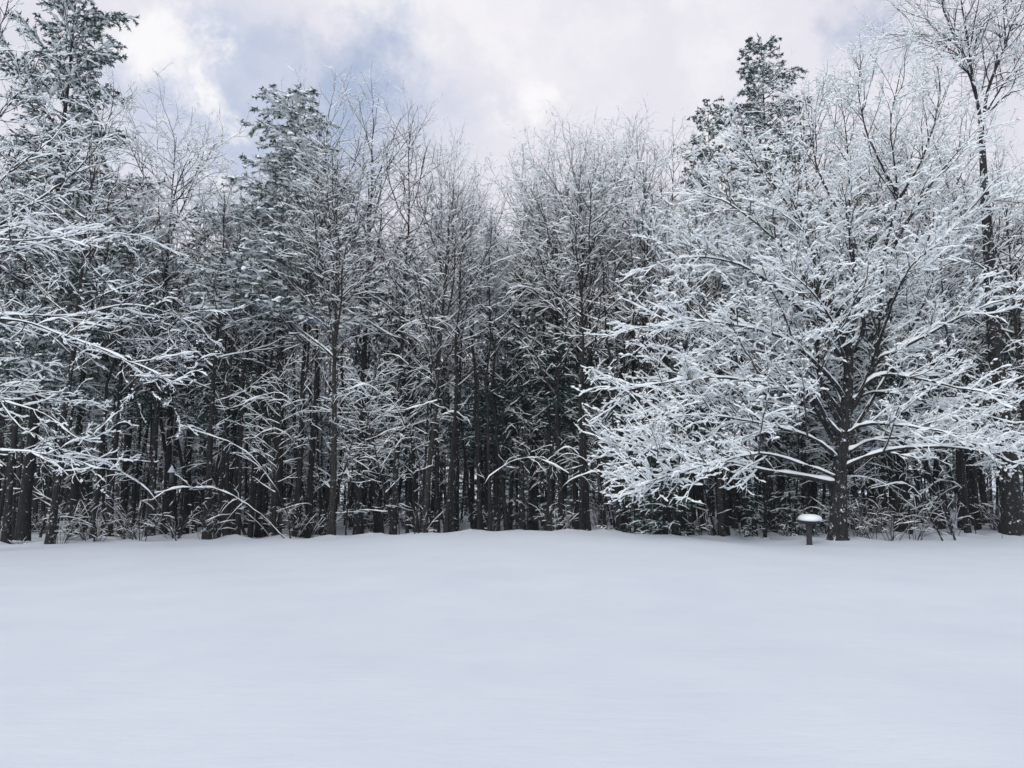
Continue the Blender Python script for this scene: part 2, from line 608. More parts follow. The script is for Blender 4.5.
maple_trunk = [b] + tr([(838.5, 505, D), (840, 470, D), (843, 434, D), (848, 385, D), (849, 347, D)])
maple_limbs = [
    (tr([(837, 484, D), (803, 477, D - .6), (768, 471, D - 1.0), (735, 462, D - 1.3), (700, 452, D - 1.6), (660, 447, D - 1.6), (632, 451, D - 1.6), (612, 456, D - 1.5)]), .11, .014),
    (tr([(840, 460, D), (815, 442, D - .5), (780, 430, D - 1.0), (735, 422, D - 1.4), (690, 418, D - 1.8), (640, 424, D - 2.0)]), .075, .011),
    (tr([(843, 442, D), (822, 420, D + .4), (790, 408, D + .8), (745, 402, D + 1.2), (700, 402, D + 1.5), (655, 410, D + 1.7)]), .07, .011),
    (tr([(846, 425, D), (828, 395, D - .2), (800, 368, D - .5), (760, 352, D - .8), (715, 347, D - 1.0), (665, 356, D - 1.2)]), .07, .010),
    (tr([(847, 452, D), (872, 440, D + .3), (905, 436, D + .7), (950, 440, D + 1.0), (1000, 449, D + 1.3)]), .075, .011),
    (tr([(850, 400, D), (880, 392, D + .4), (925, 402, D + .8), (970, 412, D + 1.0), (1015, 425, D + 1.2)]), .07, .010),
    (tr([(838, 478, D), (800, 462, D - 1.0), (760, 452, D - 2.0), (718, 462, D - 2.6), (690, 472, D - 2.8), (664, 480, D - 3.0), (644, 488, D - 3.1)]), .055, .010),
    (tr([(842, 468, D), (865, 457, D - .4), (898, 449, D - .9), (938, 447, D - 1.2), (981, 452, D - 1.4), (996, 455, D - 1.5), (1010, 459, D - 1.6)]), .10, .014),
    (tr([(842, 437, D), (831, 424, D - .3), (811, 391, D - .8), (788, 391, D - 1.2), (755, 386, D - 1.5), (710, 381, D - 1.8), (655, 388, D - 2.0), (620, 396, D - 2.1)]), .10, .015),
    (tr([(843, 430, D), (833, 412, D - .2), (817, 379, D - .3), (815, 347, D - .3), (818, 319, D - .5), (812, 275, D - .7), (795, 225, D - .9), (778, 185, D - 1.0)]), .11, .015),
    (tr([(849, 352, D), (831, 323, D - .1), (829, 298, D), (818, 258, D + .2), (798, 200, D + .3), (772, 145, D + .4)]), .11, .015),
    (tr([(849, 350, D), (862, 330, D + .2), (858, 290, D + .5), (850, 230, D + .8), (846, 160, D + 1.0), (838, 95, D + 1.0)]), .11, .012),
    (tr([(844, 420, D), (860, 395, D + .2), (875, 362, D + .3), (881, 323, D + .3), (886, 260, D + .2), (899, 200, D + .1), (893, 130, D), (903, 75, D)]), .13, .012),
    (tr([(862, 392, D + .2), (880, 361, D), (898, 353, D - .4), (934, 333, D - .9), (958, 319, D - 1.2), (986, 307, D - 1.4), (1025, 296, D - 1.6)]), .10, .015),
    (tr([(846, 436, D), (862, 426, D - .4), (898, 426, D - 1.1), (946, 432, D - 1.7), (995, 442, D - 2.0)]), .09, .014),
    (tr([(850, 410, D + .1), (875, 377, D - .3), (914, 377, D - .9), (966, 389, D - 1.5), (1010, 397, D - 1.9)]), .09, .014),
    (tr([(846, 400, D), (825, 370, D - .7), (790, 340, D - 1.4), (745, 325, D - 1.9), (695, 318, D - 2.2), (650, 325, D - 2.4)]), .09, .013),
    (tr([(848, 365, D), (820, 330, D - .4), (780, 290, D - .9), (735, 262, D - 1.2), (690, 255, D - 1.5), (655, 262, D - 1.7)]), .09, .012),
    (tr([(849, 350, D), (822, 300, D - .3), (780, 245, D - .6), (735, 205, D - .7), (700, 190, D - .8)]), .08, .011),
    (tr([(820, 270, D - .2), (795, 215, D - .5), (760, 165, D - .7), (735, 140, D - .9)]), .06, .010),
    (tr([(881, 320, D + .3), (905, 280, D - .1), (945, 235, D - .5), (985, 205, D - .8), (1020, 195, D - 1.0)]), .08, .011),
    (tr([(886, 262, D + .2), (915, 210, D), (950, 160, D - .2), (980, 125, D - .3)]), .07, .010),
    (tr([(897, 195, D + .1), (870, 140, D - .2), (862, 95, D - .3), (868, 55, D - .3)]), .05, .009),
    (tr([(850, 230, D + .8), (820, 175, D + .7), (812, 125, D + .6), (820, 85, D + .6)]), .05, .009),
    (tr([(899, 200, D + .1), (925, 150, D), (938, 100, D), (935, 65, D)]), .05, .009),
    (tr([(848, 385, D), (838, 335, D - 1.1), (815, 290, D - 2.2), (785, 262, D - 3.0)]), .07, .010),
    (tr([(878, 345, D + .3), (892, 300, D - .9), (910, 262, D - 2.0), (938, 240, D - 3.0)]), .06, .010),
    (tr([(849, 350, D), (856, 290, D - .9), (852, 230, D - 1.6), (845, 180, D - 2.2)]), .07, .010),
    (tr([(845, 445, D), (872, 400, D + .4), (905, 345, D + .7), (930, 290, D + .9), (950, 235, D + 1.0)]), .09, .011),
    (tr([(841, 455, D), (824, 425, D + .3), (800, 380, D + .6), (775, 330, D + .9), (745, 285, D + 1.1), (725, 255, D + 1.2)]), .09, .011),
    (tr([(849, 355, D), (860, 320, D + 1.3), (870, 290, D + 2.6), (890, 270, D + 3.8)]), .08, .012),
    (tr([(845, 415, D), (830, 380, D + 1.3), (800, 360, D + 2.6), (770, 350, D + 3.8)]), .08, .012),
]
maple = make_traced('maple_tree', 11, b, (maple_trunk, 0.27, 0.12), maple_limbs, None, twl=(2.7, 4.6, 5.6), barkm='bark3', twigm='twig2',
                    snow=dict(a=0.0115, h=0.025, lump=0.5, hk=0.8, cover=0.95), up=0.04, droop=0.05, l2=0.40, lm=(1.5, 0.6, 0.27), flat2=0.8, puff=15000, t2=0.28, lift=0.22,
                    pr=(0.02, 0.05), second=(0.6, 0.40, 2.6))
tag(maple, 'broad snow laden maple with low spreading limbs beside the bird bath', 'tree')

# ------------------------------------------------------------------ tall bare tree at the right edge
D = 27.5
b2 = pt(1014, 541, D)
b2[2] = float(gz(b2[0], b2[1])) - 0.1
tall = make_traced('bare_tree', 21, b2,
                   ([b2] + tr([(1008, 470, D), (1000, 400, D), (993, 320, D), (988, 240, D), (984, 180, D), (981, 122, D)]), 0.35, 0.085),
                   [
                       (tr([(981, 125, D), (975, 95, D), (966, 65, D), (955, 45, D + .2), (940, 38, D + .3), (915, 33, D + .4), (885, 34, D + .5)]), 0.072, 0.010),
                       (tr([(976, 100, D), (969, 75, D), (955, 58, D - .3), (940, 58, D - .6), (915, 70, D - .9)]), 0.036, 0.007),
                       (tr([(966, 66, D), (955, 40, D), (945, 15, D), (941, -15, D), (938, -50, D)]), 0.050, 0.008),
                       (tr([(981, 122, D), (975, 80, D - .2), (971, 45, D - .3), (966, 15, D - .4), (962, -20, D - .4), (960, -65, D - .4)]), 0.072, 0.010),
                       (tr([(983, 120, D), (990, 85, D + .2), (1003, 50, D + .3), (1009, 30, D + .4), (1020, 5, D + .5), (1030, -35, D + .6)]), 0.079, 0.010),
                       (tr([(1005, 45, D + .3), (1003, 20, D + .2), (998, -15, D), (990, -50, D)]), 0.043, 0.008),
                       (tr([(984, 118, D), (1000, 100, D - .4), (1016, 92, D - .7), (1045, 85, D - 1.0)]), 0.058, 0.010),
                       (tr([(986, 112, D), (1005, 80, D + .7), (1024, 62, D + 1.3), (1055, 50, D + 1.8)]), 0.058, 0.010),
                       (tr([(972, 50, D - .3), (985, 25, D - .6), (1000, 18, D - .9), (1015, 22, D - 1.1)]), 0.036, 0.007),
                       (tr([(987, 230, D), (1000, 205, D - .5), (1025, 190, D - .9)]), 0.036, 0.008),
                       (tr([(990, 280, D), (975, 262, D - .6), (955, 262, D - 1.1), (930, 270, D - 1.4)]), 0.036, 0.008),
                       (tr([(996, 360, D), (1010, 345, D - .6), (1035, 340, D - 1.0)]), 0.036, 0.008),
                       (tr([(1003, 430, D), (985, 415, D - .5), (960, 412, D - .9), (935, 420, D - 1.2)]), 0.036, 0.008),
                   ], None, twl=(2.9, 3.6, 3.8), lm=(2.6, 1.0, .42), barkm='bark3', twigm='twig', snow=dict(a=0.0105, h=0.018, lump=0.4, cover=0.75),
                   up=0.045, droop=0.05, l2=0.50)
tag(tall, 'tall leaning bare tree at the right edge with forked top above the maple', 'tree')

# ------------------------------------------------------------------ tree just outside the left edge, its limbs reaching in
D = 19.5
b3 = pt(-95, 553, D)
b3[2] = float(gz(b3[0], b3[1])) - 0.1
reach_tree = make_traced('overhanging_tree', 31, b3,
                         ([b3] + tr([(-92, 480, D), (-88, 380, D), (-90, 260, D), (-80, 140, D), (-75, 20, D), (-70, -80, D)]), 0.26, 0.06),
                         [
                             (tr([(-90, 335, D), (-40, 312, D + .3), (0, 314, D + .5), (75, 315, D + .8), (130, 305, D + 1.2), (170, 312, D + 1.5), (205, 325, D + 1.8)]), 0.051, 0.008),
                             (tr([(-90, 352, D), (-40, 322, D - .4), (20, 321, D - .7), (65, 335, D - 1.0), (110, 352, D - 1.2), (150, 370, D - 1.3), (180, 385, D - 1.4)]), 0.048, 0.007),
                             (tr([(-91, 430, D), (-40, 400, D), (0, 402, D), (45, 415, D - .3), (75, 437, D - .5), (100, 440, D - .6)]), 0.034, 0.006),
                             (tr([(-91, 405, D), (-40, 392, D + .7), (10, 388, D + 1.2), (50, 400, D + 1.6), (90, 405, D + 2)]), 0.034, 0.006),
                             (tr([(-92, 500, D), (-40, 462, D), (0, 451, D), (40, 454, D), (75, 460, D), (110, 470, D)]), 0.034, 0.006),
                             (tr([(-89, 300, D), (-30, 245, D), (10, 218, D), (45, 195, D), (75, 172, D), (100, 140, D), (112, 110, D)]), 0.054, 0.007),
                             (tr([(-87, 260, D), (-40, 215, D - .6), (0, 175, D - 1.0), (30, 150, D - 1.2), (55, 120, D - 1.4)]), 0.048, 0.007),
                             (tr([(-85, 220, D), (-40, 160, D), (-10, 130, D + .3), (20, 90, D + .5), (40, 50, D + .7)]), 0.048, 0.007),
                             (tr([(-88, 250, D), (-40, 240, D - 1.0), (20, 243, D - 1.6), (60, 240, D - 2.0), (95, 250, D - 2.2)]), 0.041, 0.007),
                             (tr([(-88, 280, D), (-30, 262, D + .8), (40, 245, D + 1.6), (100, 235, D + 2.2), (150, 240, D + 2.6)]), 0.041, 0.007),
                             (tr([(-82, 170, D), (-40, 110, D), (-10, 60, D), (10, 10, D), (20, -40, D)]), 0.048, 0.007),
                         ], None, twl=(2.3, 3.6, 4.2), lm=(1.5, 0.55, .26), flat2=0.5, puff=3500, t2=0.2, lift=0.1, pr=(0.014, 0.034), barkm='bark3', twigm='twig', snow=dict(a=0.0085, h=0.016, lump=0.6, cover=0.8),
                         up=0.02, droop=0.05, l2=0.36)
tag(reach_tree, 'tree at the left edge sending long snowy limbs level across the dark woods', 'tree')

# ------------------------------------------------------------------ prototypes
proto = {}
proto['tallA'] = make_tree('bare_tree', 101, H=17, r=0.15, t0=0.26, reach=0.24, ang1=(32, 62), up1=0.075, droop1=0.05, dens1=2.2)
proto['tallB'] = make_tree('bare_tree', 102, barkm='bark3', H=17, r=0.14, t0=0.26, reach=0.20, ang1=(42, 75), up1=0.07, droop1=0.035, dens1=2.3, bend=1.2)
proto['tallC'] = make_tree('bare_tree', 103, barkm='bark2', H=17, r=0.17, t0=0.36, reach=0.28, ang1=(28, 55), up1=0.07, droop1=0.04, dens1=2.0, shape='vase')
proto['tallD'] = make_tree('bare_tree', 104, H=17, r=0.14, t0=0.22, reach=0.19, ang1=(50, 80), up1=0.06, droop1=0.05, dens1=2.3, bend=1.5)
proto['wideA'] = make_tree('bare_tree', 105, H=15, r=0.15, t0=0.34, reach=0.32, ang1=(35, 65), up1=0.06, droop1=0.06, dens1=2.3, shape='vase',
                           snow=dict(a=0.014, h=0.024), twigm='twig2', dens3=3.6, dens4=4)
proto['wideB'] = make_tree('bare_tree', 106, barkm='bark3', H=15, r=0.15, t0=0.30, reach=0.30, ang1=(42, 75), up1=0.06, droop1=0.05, dens1=2.4,
                           snow=dict(a=0.014, h=0.024), twigm='twig2', dens3=3.6, dens4=4)
proto['deepA'] = make_tree('woodland_tree', 111, H=15, r=0.13, t0=0.28, reach=0.17, ang1=(45, 80), up1=0.07, droop1=0.035, dens1=2.2, bend=1.2, light=True, snow=dict(a=0.0125, h=0.020, cover=0.58), low=0.22)
proto['deepB'] = make_tree('woodland_tree', 112, barkm='bark3', H=15, r=0.10, t0=0.25, reach=0.16, ang1=(48, 78), up1=0.06, droop1=0.05, dens1=2.4, bend=1.8, light=True, snow=dict(a=0.0125, h=0.020, cover=0.58), low=0.22)
proto['deepC'] = make_tree('woodland_tree', 113, barkm='bark2', H=15, r=0.15, t0=0.36, reach=0.22, ang1=(35, 65), up1=0.06, droop1=0.05, dens1=2.0, light=True, snow=dict(a=0.0125, h=0.020, cover=0.58), low=0.2)
proto['deepD'] = make_tree('woodland_tree', 114, H=12, r=0.06, t0=0.22, reach=0.18, ang1=(40, 75), up1=0.06, droop1=0.05, dens1=2.4, bend=2.2, light=True, snow=dict(a=0.0125, h=0.020, cover=0.58), low=0.25)
proto['pole'] = make_tree('young_tree', 121, H=11, r=0.055, t0=0.42, reach=0.15, ang1=(30, 65), up1=0.06, droop1=0.05, dens1=2.0, dens2=2.0, dens3=2.2, bend=1.8, light=True, snow=dict(cover=0.55))
proto['poleB'] = make_tree('young_tree', 122, H=12, r=0.075, t0=0.5, reach=0.16, ang1=(30, 65), up1=0.06, droop1=0.05, dens1=2.0, dens2=2.0, dens3=2.2, bend=2.4, light=True, snow=dict(cover=0.55))
proto['pine'] = make_conifer('pine_tree', 201, H=18, r=0.2, reach=0.19, t0=0.22, dens1=8.0, ang=(60, 85), up=0.02, droop=0.07, nl=0.13, tuft=6,
                             snow_w=0.042, snow_h=0.036, cover=0.85, shape=0.6, dens2=4.6, dens3=4.6)
proto['hemlock'] = make_conifer('hemlock_tree', 202, H=15, r=0.15, reach=0.2, t0=0.34, dens1=5, snow_w=0.045, snow_h=0.036, cover=0.58, droop=0.09)
proto['spruce'] = make_conifer('evergreen_tree', 204, H=15, r=0.15, reach=0.19, t0=0.46, dens1=10, snow_w=0.055, snow_h=0.042, cover=0.95, droop=0.07, nl=0.10, tuft=6,
                               shape=0.62, dens2=4.4, dens3=4.2)
proto['deephem'] = make_conifer('hemlock_tree', 205, H=15, r=0.14, reach=0.2, t0=0.36, dens1=4.4, snow_w=0.032, snow_h=0.026, cover=0.33, droop=0.09, tuft=7, shape=0.7)
proto['farhem'] = make_conifer('hemlock_tree', 206, H=15, r=0.14, reach=0.2, t0=0.02, dens1=4.2, snow_w=0.035, snow_h=0.028, cover=0.28, droop=0.09, tuft=7, nl=0.17, shape=0.6)
proto['youngfir'] = make_conifer('young_hemlock', 203, H=4.5, r=0.05, reach=0.36, t0=0.06, dens1=9, dens2=5, dens3=6, snow_w=0.03, snow_h=0.025, cover=0.42,
                                 droop=0.11, nl=0.09)
proto['shrubA'] = make_shrub('shrub', 301, H=0.42, n=10, spread=1.0, a=0.008, h=0.013, cover=0.8)
proto['shrubB'] = make_shrub('shrub', 302, H=1.7, n=9, spread=0.5, a=0.007, h=0.011, cover=0.6)
proto['thicket'] = make_shrub('woodland_shrub', 304, H=1.35, n=16, spread=0.7, a=0.008, h=0.012, cover=0.4)
proto['sapling'] = make_tree('sapling', 303, H=6.0, r=0.035, t0=0.12, reach=0.24, ang1=(45, 80), up1=0.04, droop1=0.09, dens1=4.2, dens2=4.2, dens3=4.5,
                             dens4=3.0, bend=1.6, low=0.7, snow=dict(cover=0.5, a=0.0075, h=0.013))
PH = {k: max(max(c[2] for c in ch.bound_box) for ch in o.children_recursive) for k, o in proto.items()}
used = set()


def place(kind, px, d, top, rz, label, cat='tree', group=None, name=None, lean=0.0, wide=1.0, girth=None, x=None):
    """Stand one plant on the ground at distance d; its top reaches picture row TOP."""
    src = proto[kind]
    if kind in used:
        o = copy_tree(src, name or src.name.split('.')[0])
    else:
        used.add(kind)
        o = src
        if name:
            KIDS[name] = KIDS.pop(o.name)
            o.name = name
            KIDS[o.name] = list(o.children)
    if x is None:
        x = (px - 512) / FPX * (d * math.cos(PITCH) - 1.6 * math.sin(PITCH))
    z = float(gz(x, d))
    H = (pt(px, top, d)[2] - z) if top is not None else PH[kind]
    s = H / PH[kind]
    o.location = (x, d, z)
    # lean is sideways, in radians, seen from the field
    o.rotation_euler = (0, lean, 0)
    o.rotation_mode = 'XYZ'
    from mathutils import Matrix
    o.matrix_basis = Matrix.Translation((x, d, z)) @ Matrix.Rotation(lean, 4, 'Y') @ Matrix.Rotation(rz, 4, 'Z') @ Matrix.Diagonal((s * wide, s * wide, s, 1))
    for k in ('label', 'category', 'group'):
        if k in o:
            del o[k]
    tag(o, label, cat, group)
    return o


FRONT = 'trees along the front edge of the woods'
# kind, px, distance, top row, rotation, lean, width, label
front = [
    ('pine', 22, 27.0, -60, 0.3, 0.02, 0.82, 'tall snowy pine in the top left corner, its boughs against the cloud'),
    ('tallB', 50, 24.5, 70, 1.1, 0.05, 1.0, 'dark leaning trunk close to the left edge, under the pine in the corner'),
    ('wideB', 6, 26.0, 120, 2.1, -0.02, 1.0, 'snowy broadleaf filling the left edge below the corner pine'),
    ('wideA', 108, 28.0, 150, 0.4, 0.0, 0.95, 'snow fringed broadleaf right of the corner pine, lower than the fanned crown next to it'),
    ('wideB', 150, 29.0, 88, 4.0, 0.01, 0.95, 'broadleaf with a thin fanned top standing alone against blue grey cloud'),
    ('tallD', 207, 27.0, 175, 0.2, -0.03, 1.3, 'thicker of the twin dark trunks above the snowy brush left of centre'),
    ('tallB', 217, 27.6, 190, 3.3, 0.03, 1.0, 'thinner right hand stem of the twin dark trunks left of centre'),
    ('tallA', 258, 29.0, 150, 2.0, 0.01, 1.0, 'slim bare tree just left of the snowy fir with a pointed top'),
    ('spruce', 274, 28.4, 88, 0.9, 0.0, 1.15, 'pointed snow dusted evergreen standing left of the two tallest bare crowns'),
    ('tallD', 297, 28.0, 130, 1.9, 0.0, 1.1, 'left one of a close pair of black trunks under the pointed evergreen'),
    ('tallA', 308, 28.3, 62, 5.1, 0.005, 0.95, 'tall bare tree with a thin dark top just right of the pointed evergreen'),
    ('tallC', 331, 26.3, 120, 0.8, 0.0, 1.05, 'stout brownish trunk standing foremost left of centre'),
    ('tallA', 358, 29.0, 66, 3.4, 0.01, 1.1, 'tallest bare crown in the middle, fine dark twigs against blue sky'),
    ('tallB', 393, 28.0, 92, 4.4, 0.02, 0.95, 'straight dark trunk right of the tallest bare crown, behind the arched sapling'),
    ('tallC', 424, 27.6, 130, 2.7, 0.06, 0.9, 'dark trunk leaning right with a crown tipping towards the sky gap'),
    ('tallD', 437, 29.5, 150, 5.9, -0.02, 0.9, 'slim trunk crossing just behind the one leaning right of the arched sapling'),
    ('tallB', 456, 31.0, 182, 0.5, 0.02, 0.85, 'low bare tree at the left side of the V shaped sky gap'),
    ('wideA', 486, 33.0, 200, 1.2, 0.0, 0.8, 'pale snowy tree at the bottom of the V shaped sky gap'),
    ('wideB', 522, 31.0, 140, 5.0, 0.0, 0.85, 'frosted tree with a straight dark trunk right of the V shaped sky gap'),
    ('wideA', 562, 30.0, 118, 3.0, -0.01, 0.95, 'frosted broad crown under the small bright cloud, right of the sky gap'),
    ('hemlock', 72, 30.0, 140, 1.7, 0.0, 1.1, 'snowy evergreen right behind the dark leaning trunk by the left edge'),
    ('spruce', 186, 32.5, 205, 2.9, 0.0, 0.8, 'blunt snowy evergreen behind the twin dark trunks'),
    ('hemlock', 122, 33.0, 185, 0.2, 0.0, 1.1, 'evergreen showing between the corner pine and the fanned crown'),
    ('deephem', 165, 31.0, 232, 1.2, 0.0, 1.3, 'shaded evergreen left of the twin dark trunks, below the fanned crown'),
    ('deephem', 232, 32.0, 205, 3.2, 0.0, 1.2, 'shaded evergreen between the twin dark trunks and the pointed evergreen'),
    ('deephem', 498, 32.0, 285, 2.2, 0.0, 1.3, 'low shaded evergreen straight below the V shaped sky gap'),
    ('deephem', 575, 34.0, 240, 4.2, 0.0, 1.2, 'shaded evergreen behind the trunk at the left end of the maple boughs'),
    ('deephem', 640, 31.5, 225, 0.9, 0.0, 1.2, 'shaded evergreen behind the left tips of the maple'),
    ('deephem', 690, 28.5, 330, 5.2, 0.0, 1.5, 'dark green evergreen half hidden by the left boughs of the maple'),
    ('deephem', 410, 35.0, 255, 5.9, 0.0, 1.2, 'shaded evergreen behind the arched white hook sapling'),
    ('deephem', 535, 33.0, 262, 0.2, 0.0, 1.3, 'dark green evergreen in the shade under the right side of the sky gap'),
    ('tallC', 586, 28.2, 108, 4.9, 0.0, 1.1, 'dark trunk at the left end of the maple boughs, its spreading top frosted white'),
    ('tallA', 626, 31.0, 102, 0.3, 0.0, 1.1, 'frosted tree with the highest fine twigs between the sky gap and the maple'),
    ('wideB', 648, 29.0, 110, 2.4, 0.01, 0.9, 'frosted tree partly hidden behind the left tips of the maple'),
    ('tallB', 684, 32.0, 116, 1.5, 0.0, 1.0, 'bare tree just left of the small dark pine over the maple'),
    ('pine', 722, 33.0, 98, 2.5, 0.0, 0.7, 'smaller dark pine showing left of the taller pine behind the maple'),
    ('pine', 783, 34.0, 34, 4.1, 0.0, 0.8, 'tall dark pine rising above the left shoulder of the maple'),
    ('tallC', 722, 27.0, 190, 3.9, 0.0, 1.2, 'thick dark trunk under the low left limbs of the maple'),
    ('tallD', 748, 28.5, 200, 0.7, -0.02, 1.1, 'dark trunk between the thick one and the bird bath, under the maple'),
    ('tallB', 772, 28.0, 210, 2.2, 0.01, 1.2, 'straight dark trunk a little left of the bird bath'),
    ('tallA', 806, 29.5, 170, 4.2, 0.0, 1.2, 'dark trunk directly behind the bird bath'),
    ('tallA', 838, 31.0, 45, 1.3, -0.03, 1.0, 'bare tree whose long twigs poke up just above the maple top'),
    ('wideA', 905, 31.0, 95, 5.5, 0.0, 1.0, 'snowy tree behind the right shoulder of the maple'),
    ('wideB', 940, 33.0, 75, 0.9, 0.02, 1.0, 'snowy tree between the maple and the leaning tree at the right edge'),
    ('tallD', 968, 27.0, 210, 2.8, 0.0, 1.0, 'slim upright trunk with many stems just left of the leaning right edge tree'),
    ('wideA', 1035, 29.5, 120, 3.7, 0.0, 1.0, 'snowy broadleaf cut by the right edge behind the leaning tree'),
]
for kind, px, d, top, rz, lean, wide, label in front:
    nm = {'deephem': 'evergreen_tree', 'pine': 'pine_tree', 'hemlock': 'evergreen_tree', 'spruce': 'evergreen_tree'}.get(kind, 'bare_tree')
    place(kind, px, d, top, rz, label, 'tree', FRONT, nm, lean, wide)

# ------------------------------------------------------------------ the woods behind
rng = np.random.default_rng(5)
spots = []


def far_ok(x, y, gap):
    for sx, sy in spots:
        if (sx - x) ** 2 + (sy - y) ** 2 < gap * gap:
            return False
    return True


deep = []
tries = 0
while len(deep) < 500 and tries < 40000:
    tries += 1
    y = 29.8 + 68 * rng.random() ** 1.35
    hw = y * 0.72 + 3
    x = rng.uniform(-hw, hw)
    if not far_ok(x, y, 0.9 + 0.02 * y):
        continue
    spots.append((x, y))
    deep.append((x, y))
deep.sort(key=lambda p: p[1])
kinds = ['deepA', 'deepB', 'deepC', 'deepD', 'deephem', 'deepB', 'deepD', 'deephem', 'deepC', 'deephem']
for i, (x, y) in enumerate(deep):
    k = kinds[int(rng.integers(len(kinds)))]
    if y > 52 and rng.random() < 0.36:
        k = 'farhem'
    H = rng.uniform(10.5, 15.5)
    if k in ('deephem', 'farhem'):
        H = rng.uniform(7, 14)
    o = place(k, 512 + x * FPX / y, y, None, rng.random() * 6.28,
              'dark evergreen with snowy boughs deep among the bare trunks' if k in ('deephem', 'farhem') else 'thin bare trunk with snowy twigs deep in the woods behind the front row',
              'tree', 'evergreens deep in the woods' if k in ('deephem', 'farhem') else 'bare trees deep in the woods',
              'hemlock_tree' if k in ('deephem', 'farhem') else 'woodland_tree', rng.normal(0, 0.03), 1.0, x=x)
    from mathutils import Matrix
    s = H / PH[k]
    o.matrix_basis = o.matrix_basis @ Matrix.Diagonal((s * rng.uniform(.85, 1.1), s * rng.uniform(.85, 1.1), s, 1))

# slim young trunks packed between the larger ones
n_pole = 0
while n_pole < 240:
    y = 26.9 + 18 * rng.random() ** 1.1
    hw = y * 0.66
    x = rng.uniform(-hw, min(hw, 9.5 if y < 30 else hw))
    if not far_ok(x, y, 0.35):
        continue
    spots.append((x, y))
    n_pole += 1
    place('pole' if rng.random() < 0.5 else 'poleB', 0, y, None, rng.random() * 6.28, 'slim dark young trunk packed in between the larger trunks',
          'tree', 'slim young trunks between the larger trees', 'young_tree', rng.normal(0, 0.075), rng.uniform(.7, 1.4), x=x)

# saplings in the understorey
for i in range(64):
    y = 27.0 + 14 * rng.random() ** 1.2
    x = rng.uniform(-y * 0.68, y * 0.68)
    place('sapling', 512 + x * FPX / y, y, None, rng.random() * 6.28,
          'thin snowy sapling among the trunks of the front woods', 'sapling', 'saplings among the trunks', 'sapling', rng.normal(0, 0.16), rng.uniform(.8, 1.3), x=x)

# shrubs along the edge
edge = [(20, 25.4, 'A'), (62, 24.6, 'B'), (96, 25.3, 'A'), (140, 25.4, 'A'), (205, 25.6, 'A'), (858, 26.2, 'A'), (872, 25.2, 'B'), (892, 25.6, 'B'), (915, 25.2, 'A'), (952, 26.2, 'B'),
        ]
for i, (px, d, k) in enumerate(edge):
    right = px > 840
    place('shrub' + k, px, d, None, i * 1.7, 'snowy tangled brush between the maple trunk and the right edge' if right else
          'low snow crusted brush along the foot of the woods left of the maple', 'shrub',
          'brush right of the maple' if right else 'brush along the foot of the woods', 'shrub', 0.0, 0.8 + 0.4 * rng.random())
for i in range(110):
    y = 27.2 + 17 * rng.random() ** 1.2
    x = rng.uniform(-y * 0.68, y * 0.68)
    place('thicket', 0, y, None, rng.random() * 6.28, 'dark leafless brush on the woodland floor between the trunks', 'shrub',
          'brush on the woodland floor', 'woodland_shrub', 0.0, rng.uniform(.8, 1.4), x=x)

# small evergreens under the maple
for px, d, top, lab in ((665, 26.0, 430, 'small dark evergreen under the drooping left limb of the maple'),
                        (634, 27.0, 450, 'small evergreen beyond the tip of the drooping maple limb'),
                        (752, 26.2, 472, 'young evergreen with snowy boughs between two trunks left of the bird bath'),
                        (792, 27.5, 440, 'young evergreen close behind the bird bath'),
                        (520, 33.5, 330, 'taller young evergreen in shade below the V shaped sky gap')):
    place('youngfir', px, d, top, px * 0.7, lab, 'evergreen', None, 'young_evergreen')


# ------------------------------------------------------------------ arched saplings bent by the snow
def arched(pts, d, r0, label, seed, ends=True):
    base = pt(pts[0][0], pts[0][1], d)
    base[2] = float(gz(base[0], base[1])) - 0.1
    w = [base] + [pt(px, py, d - 0.12 * i) for i, (px, py) in enumerate(pts[1:])]
    rng = np.random.default_rng(seed)
    root = empty('bent_sapling', base)
    P0 = resample(np.asarray(w) - base, 18)[None]
    R0 = (0.62 * r0 * np.linspace(1, 0.25, 18))[None]
    P0[0, 2:] += np.cumsum(rng.normal(0, 0.02, (16, 3)), axis=0)
    P2, R2 = spawn(rng, P0, R0, 1.9, 5, 0.3, 1, (25, 70), lambda u: 0.17 * (1.2 - 0.5 * u), 6, 0.008, 0.0, 0.10, 0.2)
    P3, R3 = spawn(rng, P2, R2, 2.6, 1, 0.2, 1, (25, 70), lambda u: 0.5, 4, 0.008, 0.0, 0.08, 0.2, 1, 0.6)
    s = MB()
    tubes(s, P0, R0, 6)
    so_ = s.build('stem', M['bark3'], root)
    s2 = MB()
    snow_on(s2, rng, P0, R0, 0.013, 0.024, SEC5, 1, 0.45)
    s2.build('snow_ridge', M['snow'], so_)
    c = MB()
    tubes(c, P2, R2, 3)
    tubes(c, P3, R3, 3)
    co = c.build('twigs', M['twig'], root)
    n = MB()
    snow_on(n, rng, P2, R2, 0.009, 0.015, SEC4, 0.9, 0.45)
    snow_on(n, rng, P3, R3, 0.008, 0.013, SEC4, 0.8, 0.45)
    n.build('snow_load', M['snow'], co)
    tag(root, label, 'sapling', 'saplings bent over by snow')


